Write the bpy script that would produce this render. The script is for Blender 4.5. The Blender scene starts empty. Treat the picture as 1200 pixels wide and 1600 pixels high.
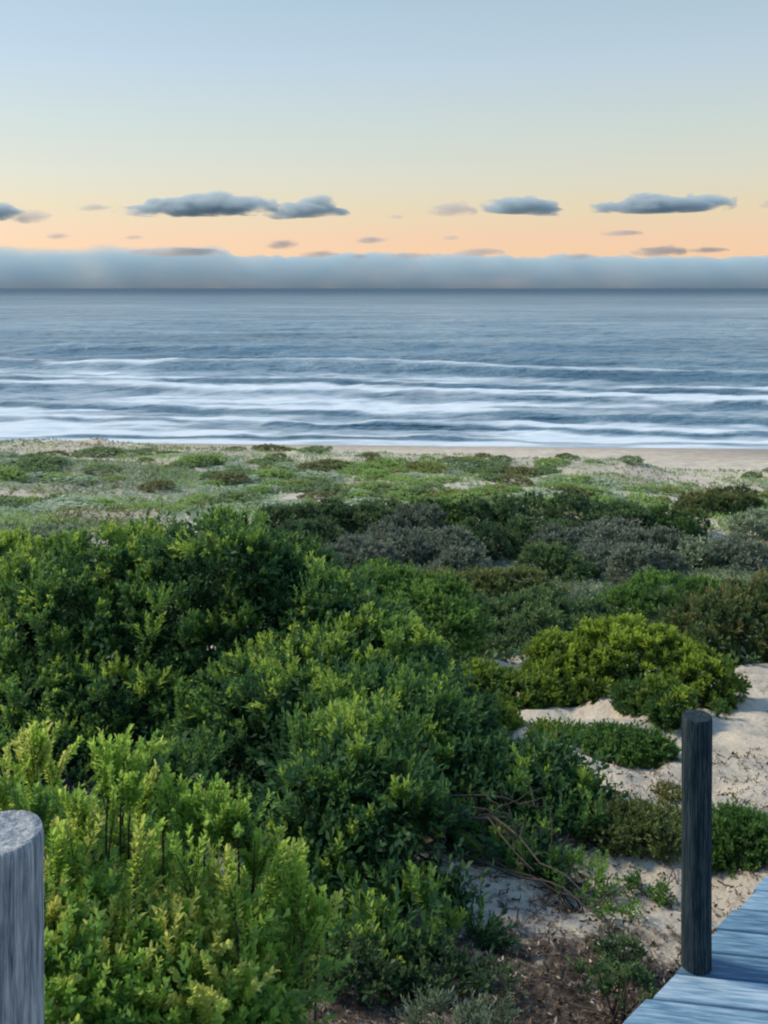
import bpy, math
import numpy as np
R = math.radians
rng = np.random.default_rng(7)
S = bpy.context.scene
COL = S.collection

# ------------------------------------------------------------------ camera
EYE = 14.0            # eye height above the sea
F = 1500.0            # focal length in pixels of a 1200 px wide picture
cam = bpy.data.cameras.new('camera')
cam.sensor_fit = 'HORIZONTAL'; cam.sensor_width = 36.0; cam.lens = 45.0
cam.shift_y = -350/1200
cam.clip_start = 0.05; cam.clip_end = 200000
co = bpy.data.objects.new('camera', cam); COL.objects.link(co)
co.location = (0, 0, EYE); co.rotation_euler = (R(90), 0, 0)
S.camera = co
S.render.resolution_x = 768; S.render.resolution_y = 1024

def at(px, py, Y):
    return np.array([(px-600)*Y/F, Y, EYE-(py-450)*Y/F])

# ------------------------------------------------------------------ sky, sun, exposure
SUN_EL, SUN_AZ = 40.0, -72.0     # azimuth from +Y, negative = left
SUN_STR = 3.6
S.view_settings.view_transform = 'Standard'
S.view_settings.look = 'None'
S.view_settings.exposure = 0.1
S.view_settings.gamma = 1.0
S.view_settings.use_curve_mapping = False
w = bpy.data.worlds.new('World'); S.world = w; w.use_nodes = True
nt = w.node_tree; nt.nodes.clear()
out = nt.nodes.new('ShaderNodeOutputWorld')
bg1 = nt.nodes.new('ShaderNodeBackground'); bg2 = nt.nodes.new('ShaderNodeBackground')
add = nt.nodes.new('ShaderNodeAddShader')
sky = nt.nodes.new('ShaderNodeTexSky'); sky.sky_type = 'NISHITA'; sky.sun_disc = False
sky.sun_elevation = R(SUN_EL); sky.sun_rotation = R(SUN_AZ)
sky.dust_density = 0.5; sky.ozone_density = 2.5
nt.links.new(sky.outputs[0], bg1.inputs[0]); bg1.inputs[1].default_value = 0.05
tc = nt.nodes.new('ShaderNodeTexCoord')
sep = nt.nodes.new('ShaderNodeSeparateXYZ'); nt.links.new(tc.outputs['Generated'], sep.inputs[0])
ramp = nt.nodes.new('ShaderNodeValToRGB'); nt.links.new(sep.outputs[2], ramp.inputs[0])
els = ramp.color_ramp.elements
stops = [(0.0, (.64, .33, .16)), (.05, (.64, .33, .16)), (.08, (.58, .40, .17)), (.112, (.53, .45, .28)),
         (.164, (.46, .47, .36)), (.227, (.39, .45, .46)), (.285, (.33, .415, .43)), (.5, (.20, .34, .52)), (1.0, (.20, .36, .62))]
els[0].position = stops[0][0]; els[0].color = (*stops[0][1], 1)
els[1].position = 1.0; els[1].color = (*stops[-1][1], 1)
for p, c in stops[1:-1]:
    e = els.new(p); e.color = (*c, 1)
nt.links.new(ramp.outputs[0], bg2.inputs[0]); bg2.inputs[1].default_value = .96
nt.links.new(bg1.outputs[0], add.inputs[0]); nt.links.new(bg2.outputs[0], add.inputs[1])
nt.links.new(add.outputs[0], out.inputs[0])

sl = bpy.data.lights.new('sun', 'SUN'); sl.energy = SUN_STR; sl.angle = R(9); sl.color = (1.0, .84, .60)
so = bpy.data.objects.new('sun', sl); COL.objects.link(so)
# rotation: light travels along -Z of the lamp
from mathutils import Vector
az = R(SUN_AZ); el = R(SUN_EL)
sd = Vector((math.sin(az)*math.cos(el), math.cos(az)*math.cos(el), math.sin(el)))
so.rotation_euler = sd.to_track_quat('Z', 'Y').to_euler()
so.location = (-30, 10, 60)

S.cycles.filter_width = 2.1
S.cycles.max_bounces = 6; S.cycles.diffuse_bounces = 3; S.cycles.glossy_bounces = 2
S.cycles.transmission_bounces = 3; S.cycles.volume_bounces = 4
S.cycles.transparent_max_bounces = 6

# ------------------------------------------------------------------ helpers
def hsh(ix, iy, seed):
    h = (ix.astype(np.int64)*374761393 + iy.astype(np.int64)*668265263 + seed*974634777) & 0xffffffff
    h = ((h ^ (h >> 13))*1274126177) & 0xffffffff
    h = h ^ (h >> 16)
    return (h & 0xffff)/65535.0
def vnoise(x, y, seed=0):
    x = np.asarray(x, float); y = np.asarray(y, float)
    ix = np.floor(x); iy = np.floor(y); fx = x-ix; fy = y-iy
    fx = fx*fx*fx*(fx*(fx*6-15)+10); fy = fy*fy*fy*(fy*(fy*6-15)+10)
    a = hsh(ix, iy, seed); b = hsh(ix+1, iy, seed); c = hsh(ix, iy+1, seed); d = hsh(ix+1, iy+1, seed)
    return (a*(1-fx)+b*fx)*(1-fy)+(c*(1-fx)+d*fx)*fy
def fbm(x, y, seed=0, o=4):
    s = 0; a = .5; t = 0
    for k in range(o):
        s = s+a*vnoise(x*2**k+k*17.3, y*2**k-k*9.1, seed+k*31); t += a; a *= .5
    return s/t
def sst(a, b, x):
    t = np.clip((np.asarray(x, float)-a)/(b-a), 0, 1); return t*t*(3-2*t)

def mesh_obj(name, V, faces, mat, parent=None, smooth=True, attrs=None, outward=False):
    """faces: list of int arrays, each (n,k)"""
    me = bpy.data.meshes.new(name)
    V = np.asarray(V, np.float32)
    me.vertices.add(len(V)); me.vertices.foreach_set('co', V.ravel())
    idx = np.concatenate([f.ravel() for f in faces]).astype(np.int32)
    sizes = np.concatenate([np.full(len(f), f.shape[1]) for f in faces]).astype(np.int32)
    me.loops.add(len(idx)); me.loops.foreach_set('vertex_index', idx)
    me.polygons.add(len(sizes))
    me.polygons.foreach_set('loop_start', np.concatenate([[0], np.cumsum(sizes)[:-1]]).astype(np.int32))
    me.polygons.foreach_set('loop_total', sizes)
    me.polygons.foreach_set('use_smooth', np.full(len(sizes), smooth))
    if attrs:
        for k, a in attrs.items():
            at_ = me.attributes.new(k, 'FLOAT', 'POINT'); at_.data.foreach_set('value', np.asarray(a, np.float32))
    me.update(calc_edges=True); me.validate()
    if outward:
        import bmesh
        bm = bmesh.new(); bm.from_mesh(me); bmesh.ops.recalc_face_normals(bm, faces=bm.faces); bm.to_mesh(me); bm.free()
    me.materials.append(mat)
    o = bpy.data.objects.new(name, me); COL.objects.link(o)
    if parent: o.parent = parent
    return o
def tag(o, label=None, cat=None, group=None, kind=None):
    if label: o['label'] = label
    if cat: o['category'] = cat
    if group: o['group'] = group
    if kind: o['kind'] = kind
    return o
def empty(name, loc, rz=0):
    o = bpy.data.objects.new(name, None); COL.objects.link(o); o.location = loc; o.rotation_euler = (0, 0, rz)
    o.empty_display_size = .2
    return o
LAST = [None]
def copy_thing(root, loc, rz=0, sc=(1, 1, 1)):
    r = root.copy(); COL.objects.link(r); LAST[0] = r; r.location = loc; r.rotation_euler = (0, 0, rz); r.scale = sc
    for ch in list(root.children):
        c = ch.copy(); COL.objects.link(c); c.parent = r
    return r

class Geo:
    def __init__(s): s.V = []; s.Q = []; s.T = []; s.A = []; s.n = 0
    def add(s, V, Q=None, T=None, a=0.5):
        V = np.asarray(V, float)
        if Q is not None and len(Q): s.Q.append(np.asarray(Q)+s.n)
        if T is not None and len(T): s.T.append(np.asarray(T)+s.n)
        s.V.append(V); s.A.append(np.broadcast_to(np.asarray(a, float), (len(V),)).copy()); s.n += len(V)
    def tube(s, pts, rad, sides=6, a=.5):
        pts = np.asarray(pts, float); n = len(pts); rad = np.broadcast_to(np.asarray(rad, float), (n,))
        tan = np.gradient(pts, axis=0); tan /= np.linalg.norm(tan, axis=1, keepdims=True)+1e-9
        ref = np.array([0.31, .2, .93]) if abs(tan[0, 2]) < .9 else np.array([1., .1, 0])
        u = np.cross(tan, ref); u /= np.linalg.norm(u, axis=1, keepdims=True)+1e-9
        v = np.cross(tan, u)
        th = np.linspace(0, 2*np.pi, sides, endpoint=False)
        P = pts[:, None]+rad[:, None, None]*(np.cos(th)[None, :, None]*u[:, None]+np.sin(th)[None, :, None]*v[:, None])
        i = np.arange(n-1)[:, None]*sides; j = np.arange(sides)[None]; j2 = (j+1) % sides
        Q = np.stack([i+j, i+j2, i+sides+j2, i+sides+j], -1).reshape(-1, 4)
        s.add(P.reshape(-1, 3), Q, a=a)
    def build(s, name, mat, parent=None, smooth=True, outward=False):
        V = np.concatenate(s.V); fs = []
        if s.Q: fs.append(np.concatenate(s.Q))
        if s.T: fs.append(np.concatenate(s.T))
        o = mesh_obj(name, V, fs, mat, parent, smooth, {'tint': np.concatenate(s.A)}, outward)
        return o

# ------------------------------------------------------------------ materials
def new_mat(name):
    m = bpy.data.materials.new(name); m.use_nodes = True
    n = m.node_tree; b = n.nodes['Principled BSDF']
    return m, n, b
def N(n, t, **kw):
    x = n.nodes.new(t)
    for k, v in kw.items():
        if k.startswith('i_'): x.inputs[k[2:].replace('_', ' ')].default_value = v
        else: setattr(x, k, v)
    return x
def set_ramp(r, st):
    e = r.color_ramp.elements
    while len(e) > 1: e.remove(e[-1])
    e[0].position = st[0][0]; e[0].color = (*st[0][1], 1)
    for p, c in st[1:]:
        k = e.new(p); k.color = (*c, 1)

def leaf_mat(name, st, transl=.35, rough=.5):
    m, n, b = new_mat(name)
    a = N(n, 'ShaderNodeAttribute', attribute_name='tint')
    r = N(n, 'ShaderNodeValToRGB'); set_ramp(r, st)
    n.links.new(a.outputs['Fac'], r.inputs[0])
    n.links.new(r.outputs[0], b.inputs['Base Color'])
    b.inputs['Roughness'].default_value = rough
    b.inputs['Specular IOR Level'].default_value = .2
    t = N(n, 'ShaderNodeBsdfTranslucent')
    hs = N(n, 'ShaderNodeHueSaturation'); hs.inputs['Value'].default_value = 1.5; hs.inputs['Hue'].default_value = .485
    n.links.new(r.outputs[0], hs.inputs['Color']); n.links.new(hs.outputs[0], t.inputs[0])
    mx = N(n, 'ShaderNodeMixShader'); mx.inputs[0].default_value = transl
    n.links.new(b.outputs[0], mx.inputs[1]); n.links.new(t.outputs[0], mx.inputs[2])
    n.links.new(mx.outputs[0], n.nodes['Material Output'].inputs[0])
    return m
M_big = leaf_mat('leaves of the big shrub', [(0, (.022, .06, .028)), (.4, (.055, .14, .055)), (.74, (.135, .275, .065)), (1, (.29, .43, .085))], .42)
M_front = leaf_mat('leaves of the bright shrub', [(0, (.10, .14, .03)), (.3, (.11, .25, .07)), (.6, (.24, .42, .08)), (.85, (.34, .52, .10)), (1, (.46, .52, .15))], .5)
M_yel = leaf_mat('yellow green leaves', [(0, (.04, .085, .02)), (.5, (.11, .19, .035)), (1, (.30, .42, .06))])
M_dark = leaf_mat('dark green leaves', [(0, (.025, .055, .03)), (.5, (.06, .115, .055)), (1, (.13, .22, .08))], .3)
M_olive = leaf_mat('olive leaves', [(0, (.05, .07, .03)), (.5, (.11, .15, .05)), (1, (.22, .27, .09))], .3)
M_rust = leaf_mat('rusty leaves', [(0, (.03, .065, .03)), (.5, (.085, .14, .05)), (1, (.23, .22, .08))], .3)
M_green = leaf_mat('fresh green leaves', [(0, (.035, .08, .025)), (.5, (.08, .18, .045)), (1, (.18, .33, .075))])
M_grey = leaf_mat('grey twiggy leaves', [(0, (.055, .075, .055)), (.5, (.13, .165, .125)), (1, (.23, .28, .21))], .2, .8)
D_dark = leaf_mat('dune dark leaves', [(0, (.05, .095, .045)), (.5, (.12, .20, .09)), (1, (.22, .32, .15))], .25, .8)
D_green = leaf_mat('dune green leaves', [(0, (.09, .15, .05)), (.5, (.20, .33, .10)), (1, (.33, .47, .17))], .3, .8)
D_yel = leaf_mat('dune yellow leaves', [(0, (.10, .13, .04)), (.5, (.22, .28, .09)), (1, (.36, .42, .15))], .3, .8)
D_olive = leaf_mat('dune olive leaves', [(0, (.08, .09, .04)), (.5, (.16, .18, .08)), (1, (.25, .26, .13))], .3, .8)
D_silver = leaf_mat('dune silver leaves', [(0, (.20, .27, .18)), (.5, (.38, .48, .35)), (1, (.55, .63, .48))], .2, .8)
M_silver = leaf_mat('grey green leaves', [(0, (.11, .15, .09)), (.5, (.22, .29, .19)), (1, (.38, .45, .31))], .2, .8)

def bark_mat():
    m, n, b = new_mat('bark')
    no = N(n, 'ShaderNodeTexNoise', i_Scale=60.0, i_Detail=4.0)
    r = N(n, 'ShaderNodeValToRGB'); set_ramp(r, [(.3, (.025, .02, .018)), (.7, (.085, .07, .058))])
    n.links.new(no.outputs['Fac'], r.inputs[0]); n.links.new(r.outputs[0], b.inputs['Base Color'])
    b.inputs['Roughness'].default_value = .9
    bp = N(n, 'ShaderNodeBump', i_Strength=.6, i_Distance=.004)
    n.links.new(no.outputs['Fac'], bp.inputs['Height']); n.links.new(bp.outputs[0], b.inputs['Normal'])
    return m
M_bark = bark_mat()

def ground_mat():
    m, n, b = new_mat('dune sand')
    L = n.links.new
    geo = N(n, 'ShaderNodeNewGeometry')
    n1 = N(n, 'ShaderNodeTexNoise', i_Scale=1.3, i_Detail=8.0, i_Roughness=.6); L(geo.outputs['Position'], n1.inputs['Vector'])
    n2 = N(n, 'ShaderNodeTexNoise', i_Scale=9.0, i_Detail=8.0, i_Roughness=.65); L(geo.outputs['Position'], n2.inputs['Vector'])
    n3 = N(n, 'ShaderNodeTexNoise', i_Scale=38.0, i_Detail=6.0, i_Roughness=.7); L(geo.outputs['Position'], n3.inputs['Vector'])
    r1 = N(n, 'ShaderNodeValToRGB'); set_ramp(r1, [(.25, (.36, .33, .275)), (.55, (.56, .51, .43)), (.8, (.72, .66, .56))])
    L(n1.outputs['Fac'], r1.inputs[0])
    # sand with a scatter of small dark debris
    r2 = N(n, 'ShaderNodeValToRGB'); set_ramp(r2, [(.30, (.45, .42, .36)), (.45, (1, 1, 1))])
    L(n3.outputs['Fac'], r2.inputs[0])
    mm = N(n, 'ShaderNodeMix', data_type='RGBA', blend_type='MULTIPLY'); mm.inputs[0].default_value = .7
    L(r1.outputs[0], mm.inputs[6]); L(r2.outputs[0], mm.inputs[7])
    # litter; its mask also darkens the ground under the big shrub like shade
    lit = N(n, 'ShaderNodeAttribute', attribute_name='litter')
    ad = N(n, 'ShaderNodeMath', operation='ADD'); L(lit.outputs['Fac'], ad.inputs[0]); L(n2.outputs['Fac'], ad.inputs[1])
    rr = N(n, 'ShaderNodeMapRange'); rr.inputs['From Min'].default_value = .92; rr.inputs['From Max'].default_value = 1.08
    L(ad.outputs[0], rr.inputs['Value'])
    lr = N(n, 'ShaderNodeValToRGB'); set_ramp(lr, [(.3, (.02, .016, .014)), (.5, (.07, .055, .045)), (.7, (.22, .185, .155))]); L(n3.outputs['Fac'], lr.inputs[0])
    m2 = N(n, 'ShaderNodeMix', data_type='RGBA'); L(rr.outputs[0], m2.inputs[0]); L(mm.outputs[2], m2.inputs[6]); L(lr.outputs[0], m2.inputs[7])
    # plant mats on the dunes
    mt = N(n, 'ShaderNodeAttribute', attribute_name='mat')
    ad2 = N(n, 'ShaderNodeMath', operation='ADD'); L(mt.outputs['Fac'], ad2.inputs[0]); L(n1.outputs['Fac'], ad2.inputs[1])
    rr2 = N(n, 'ShaderNodeMapRange'); rr2.inputs['From Min'].default_value = .9; rr2.inputs['From Max'].default_value = 1.15
    L(ad2.outputs[0], rr2.inputs['Value'])
    gr = N(n, 'ShaderNodeValToRGB'); set_ramp(gr, [(.35, (.09, .12, .06)), (.5, (.18, .23, .12)), (.65, (.30, .34, .21))]); L(n2.outputs['Fac'], gr.inputs[0])
    m3 = N(n, 'ShaderNodeMix', data_type='RGBA'); L(rr2.outputs[0], m3.inputs[0]); L(m2.outputs[2], m3.inputs[6]); L(gr.outputs[0], m3.inputs[7])
    # wet beach
    wt = N(n, 'ShaderNodeAttribute', attribute_name='wet')
    m4 = N(n, 'ShaderNodeMix', data_type='RGBA'); L(wt.outputs['Fac'], m4.inputs[0]); L(m3.outputs[2], m4.inputs[6]); m4.inputs[7].default_value = (.27, .24, .21, 1)
    L(m4.outputs[2], b.inputs['Base Color'])
    b.inputs['Roughness'].default_value = .95; b.inputs['Specular IOR Level'].default_value = .2
    bp = N(n, 'ShaderNodeBump', i_Strength=.7, i_Distance=.09); L(n2.outputs['Fac'], bp.inputs['Height'])
    bp2 = N(n, 'ShaderNodeBump', i_Strength=.5, i_Distance=.012); L(n3.outputs['Fac'], bp2.inputs['Height']); L(bp.outputs[0], bp2.inputs['Normal'])
    L(bp2.outputs[0], b.inputs['Normal'])
    return m

# ------------------------------------------------------------------ terrain
DY = np.array([-40, -5, 0, 3, 4, 6, 8, 10, 14, 20, 24, 28, 31, 35, 40, 46, 52, 57, 61, 66, 72, 80, 85, 95, 130, 400, 1000.])
DD = np.array([.5, 1.6, 2.2, 2.66, 2.8, 3.05, 3.42, 3.85, 4.75, 6.25, 6.9, 6.75, 7.2, 7.95, 8.4, 8.95, 9.4, 9.75, 10.35, 11.9, 12.9, 13.65, 14.02, 14.7, 17, 30, 60.])
def smooth_profile(y):
    s = 0
    for o in (-1.2, -.6, 0, .6, 1.2): s = s+np.interp(y+o*np.clip(np.asarray(y, float)*.04, .1, 2), DY, DD)
    return s/5
def zg(x, y):
    x = np.asarray(x, float); y = np.asarray(y, float)
    yy = y - sst(75, 84, y)*(-.066*x)          # slanted shoreline
    d = smooth_profile(yy)
    wgt = sst(30, 48, y)*(1-sst(62, 80, y))
    d = d+(np.where(x > 0, np.clip(x, 0, 60)*.052, np.clip(x, -60, 0)*.034)+.12)*wgt
    amp = .04+.12*sst(7, 14, y)+.45*sst(28, 45, y)
    amp = amp*(1-.93*sst(62, 72, y))
    d = d-(fbm(x*.16+3, y*.16, 3, 3)-.5)*2*amp
    d = d-(fbm(x*.9, y*.9, 8, 4)-.5)*.22*(1-.8*sst(62, 68, y))*np.clip((y+2)/6, .3, 1)
    d = d-(fbm(x*3.5, y*3.5, 12, 3)-.5)*.07*(1-.8*sst(60, 66, y))
    d = d-(fbm(x*1.8+2, y*2.6, 33, 3)-.5)*.16*sst(3.8, 4.6, y)*(1-sst(12, 16, y))
    d = d+.035*sst(.60, .72, vnoise(x*3.1, y*3.1, 35))*sst(4, 5, y)*(1-sst(12, 16, y))      # footprints
    return EYE-d
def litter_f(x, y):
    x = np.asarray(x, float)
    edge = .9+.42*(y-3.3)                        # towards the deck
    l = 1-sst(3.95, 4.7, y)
    under = np.exp(-(((x+1.8)/2.9)**2+((y-6.9)/2.4)**2)**2)  # litter spread wide under the big shrub, painting crown gaps shade-dark
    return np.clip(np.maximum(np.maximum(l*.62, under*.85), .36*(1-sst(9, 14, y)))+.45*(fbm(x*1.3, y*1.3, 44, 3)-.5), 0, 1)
def mat_f(x, y):
    a = sst(9, 14, y)*(1-sst(57.0+np.asarray(x)*-.06, 63+np.asarray(x)*-.06, y))
    p = fbm(x*.22, y*.22, 71, 3)
    return a*(.33+.9*(p-.5)+.22*(1-sst(-6, 0, x))*sst(24, 30, y)*(1-sst(44, 54, y)))
nu, nv = 420, 620
tv = np.linspace(0, 1, nv)
Yr = np.concatenate([np.linspace(-40, 1.5, 30), 2/np.linspace(2/1.6, 2/110., nv-60), np.geomspace(115, 900, 30)])
ur = np.linspace(-1, 1, nu)
U, YY = np.meshgrid(ur, Yr)
hw = 10+np.abs(YY)*1.0
XX = np.sign(U)*np.abs(U)**1.5*hw
XX = np.where(np.abs(U) > .985, np.sign(U)*(hw+np.maximum(0, 60000*(np.abs(U)-.985)/.015)), XX)
ZZ = zg(XX, YY)
i = np.arange(len(Yr)-1)[:, None]*nu; j = np.arange(nu-1)[None]
Q = np.stack([i+j, i+j+1, i+nu+j+1, i+nu+j], -1).reshape(-1, 4)
yse = YY+.066*XX
wet = sst(81.5, 83.3, yse)
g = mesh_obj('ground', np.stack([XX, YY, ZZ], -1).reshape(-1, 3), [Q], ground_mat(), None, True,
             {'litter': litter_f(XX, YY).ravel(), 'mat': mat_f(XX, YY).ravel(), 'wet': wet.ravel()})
tag(g, 'pale dune sand with leaf litter sloping down to the beach', 'ground', kind='structure')

# ------------------------------------------------------------------ sea
def sea_mat():
    m, n, b = new_mat('sea water')
    L = n.links.new
    geo = N(n, 'ShaderNodeNewGeometry')
    def noise(sx, sy, sc, det=5.0, ro=.55):
        mp = N(n, 'ShaderNodeMapping'); mp.inputs['Scale'].default_value = (sx, sy, 1); L(geo.outputs['Position'], mp.inputs[0])
        q = N(n, 'ShaderNodeTexNoise', i_Scale=sc, i_Detail=det, i_Roughness=ro); L(mp.outputs[0], q.inputs['Vector']); return q
    n1 = noise(.4, 1, .7, 8.0, .65); n2 = noise(.12, .5, .12, 6.0); n3 = noise(.05, .14, .22, 7.0, .65); nf = noise(.35, 1.3, 1.1, 8.0, .7)
    nn = noise(.006, .03, .08, 6.0)
    r = N(n, 'ShaderNodeValToRGB'); set_ramp(r, [(.38, (.06, .14, .21)), (.5, (.15, .27, .37)), (.62, (.32, .45, .54))])
    ad = N(n, 'ShaderNodeMath', operation='ADD'); L(n3.outputs['Fac'], ad.inputs[0]); L(nn.outputs['Fac'], ad.inputs[1])
    hf = N(n, 'ShaderNodeMath', operation='MULTIPLY'); hf.inputs[1].default_value = .5; L(ad.outputs[0], hf.inputs[0])
    L(hf.outputs[0], r.inputs[0])
    sx_ = N(n, 'ShaderNodeSeparateXYZ'); L(geo.outputs['Position'], sx_.inputs[0])
    dm = N(n, 'ShaderNodeMapRange'); dm.inputs['From Min'].default_value = 350; dm.inputs['From Max'].default_value = 2200; L(sx_.outputs[1], dm.inputs['Value'])
    dp = N(n, 'ShaderNodeMix', data_type='RGBA'); L(dm.outputs[0], dp.inputs[0]); L(r.outputs[0], dp.inputs[6]); dp.inputs[7].default_value = (.03, .085, .14, 1)
    L(dp.outputs[2], b.inputs['Base Color'])
    rg = N(n, 'ShaderNodeMapRange'); rg.inputs['From Min'].default_value = 250; rg.inputs['From Max'].default_value = 4500
    rg.inputs['To Min'].default_value = .25; rg.inputs['To Max'].default_value = .5; L(sx_.outputs[1], rg.inputs['Value']); L(rg.outputs[0], b.inputs['Roughness'])
    b.inputs['Roughness'].default_value = .25; b.inputs['IOR'].default_value = 1.33; b.inputs['Specular IOR Level'].default_value = .28
    b1 = N(n, 'ShaderNodeBump', i_Strength=1.0, i_Distance=.8); L(n1.outputs['Fac'], b1.inputs['Height'])
    b2 = N(n, 'ShaderNodeBump', i_Strength=.9, i_Distance=2.2); L(n2.outputs['Fac'], b2.inputs['Height']); L(b1.outputs[0], b2.inputs['Normal'])
    b3 = N(n, 'ShaderNodeBump', i_Strength=.9, i_Distance=9.0); L(n3.outputs['Fac'], b3.inputs['Height']); L(b2.outputs[0], b3.inputs['Normal'])
    L(b3.outputs[0], b.inputs['Normal'])
    fa = N(n, 'ShaderNodeAttribute', attribute_name='foam')
    sm = N(n, 'ShaderNodeMath', operation='ADD'); L(fa.outputs['Fac'], sm.inputs[0]); L(nf.outputs['Fac'], sm.inputs[1])
    mr = N(n, 'ShaderNodeMapRange'); mr.inputs['From Min'].default_value = .74; mr.inputs['From Max'].default_value = 1.62; mr.inputs['To Max'].default_value = .92; L(sm.outputs[0], mr.inputs['Value'])
    d = N(n, 'ShaderNodeBsdfDiffuse'); d.inputs[0].default_value = (.66, .76, .84, 1)
    bf = N(n, 'ShaderNodeBump', i_Strength=.5, i_Distance=.3); L(nf.outputs['Fac'], bf.inputs['Height']); L(bf.outputs[0], d.inputs['Normal'])
    mx = N(n, 'ShaderNodeMixShader'); L(mr.outputs[0], mx.inputs[0]); L(b.outputs[0], mx.inputs[1]); L(d.outputs[0], mx.inputs[2])
    L(mx.outputs[0], n.nodes['Material Output'].inputs[0])
    return m
npx = 640; nux = 520
py = np.linspace(705, 450.55, npx)
Ys = EYE*F/(py-450)
U, YS = np.meshgrid(np.linspace(-1, 1, nux), Ys)
XS = np.sign(U)*np.abs(U)**1.35*(60+.9*YS)
XS = np.where(np.abs(U) > .985, np.sign(U)*((60+.9*YS)+90000*(np.abs(U)-.985)/.015), XS)
# (centre y at x=0, slope, amplitude, face width, foam at crest, wobble seed, extent x0..x1 in px-ish fraction)
waves = [(205, -.10, 1.5, 6.0, .0, 1, -75, -8), (222, -.05, 1.2, 6, .0, 2, 8, 60), (183, -.1, .7, 4, .1, 9, 20, 75),
         (158, -.23, 1.9, 5.0, .55, 3, -200, 200), (137, -.18, .55, 3.2, .35, 4, -200, 200), (122, -.25, 1.1, 3.2, .5, 5, -200, 200),
         (106, -.16, .62, 2.6, .5, 6, -200, 200), (96, -.10, .38, 1.8, .55, 7, -200, 200), (89.5, -.068, .25, 1.2, .6, 8, -200, 200)]
H = np.zeros_like(XS)
base = .24+.60*(1-sst(128, 172, YS+.2*XS))+.02*(1-sst(170, 260, YS))
pat = fbm(XS*.05, YS*.22, 91, 5)
foam = base*(.6+.9*sst(.34, .62, pat))
foam = foam-.25*sst(150, 200, YS)
foam = foam*(.55+.9*fbm(XS*.22, YS*.75, 97, 4))
for (yc, sl_, amp, fw, fo, sd_, x0, x1) in waves:
    c = yc+sl_*XS+(fbm(XS*.03, XS*0+sd_*5.3, 100+sd_, 3)-.5)*14*(yc/150)+(fbm(XS*.16, XS*0+sd_*2.3, 150+sd_, 2)-.5)*2.0
    s = YS-c
    a = amp*(.45+.9*fbm(XS*.035+sd_*9, XS*0+3.3, 130+sd_, 2))*sst(x0-12, x0+6, XS)*(1-sst(x1-6, x1+12, XS))
    prof = np.where(s < 0, np.exp(-(s/fw)**2), np.exp(-(s/(fw*2.2))**2))
    H += a*prof
    br = sst(.38, .60, fbm(XS*.045+sd_*3, XS*0+1.7, 160+sd_, 3))
    crest = np.exp(-((s-.2)/(fw*.35))**2)
    face = np.exp(-((s+fw*.75)/(fw*.7))**2)
    back = np.where(s > 0, np.exp(-s/(fw*3)), 0)
    if fo > 0:
        foam = foam*(1-.9*face*(1-.35*br))+fo*crest*(.3+.75*br)*(.6+.8*vnoise(XS*.5, YS*.8, 170+sd_))+.14*back*br
    else: foam = foam-.3*face
near = 1-sst(300, 900, YS)
H += near*((fbm(XS*.2, YS*.4, 201, 5)-.5)*.8+(fbm(XS*.04, YS*.10, 205, 2)-.5)*.8*sst(130, 220, YS))
yse = YS+.066*XS
H = H*sst(84.5, 92, yse)
foam = np.maximum(foam, .75*np.exp(-((yse-86.3-1.2*(fbm(XS*.08, XS*0, 300, 3)-.5))/1.0)**2))
ZS = H+.02-.35*(1-sst(84.2, 86.5, yse))
i = np.arange(npx-1)[:, None]*nux; j = np.arange(nux-1)[None]
Q = np.stack([i+j, i+j+1, i+nux+j+1, i+nux+j], -1).reshape(-1, 4)
s = mesh_obj('sea', np.stack([XS, YS, ZS], -1).reshape(-1, 3), [Q], sea_mat(), None, True, {'foam': foam.ravel()})
tag(s, 'blue grey sea with breaking waves and white foam', 'sea', kind='structure')

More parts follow.
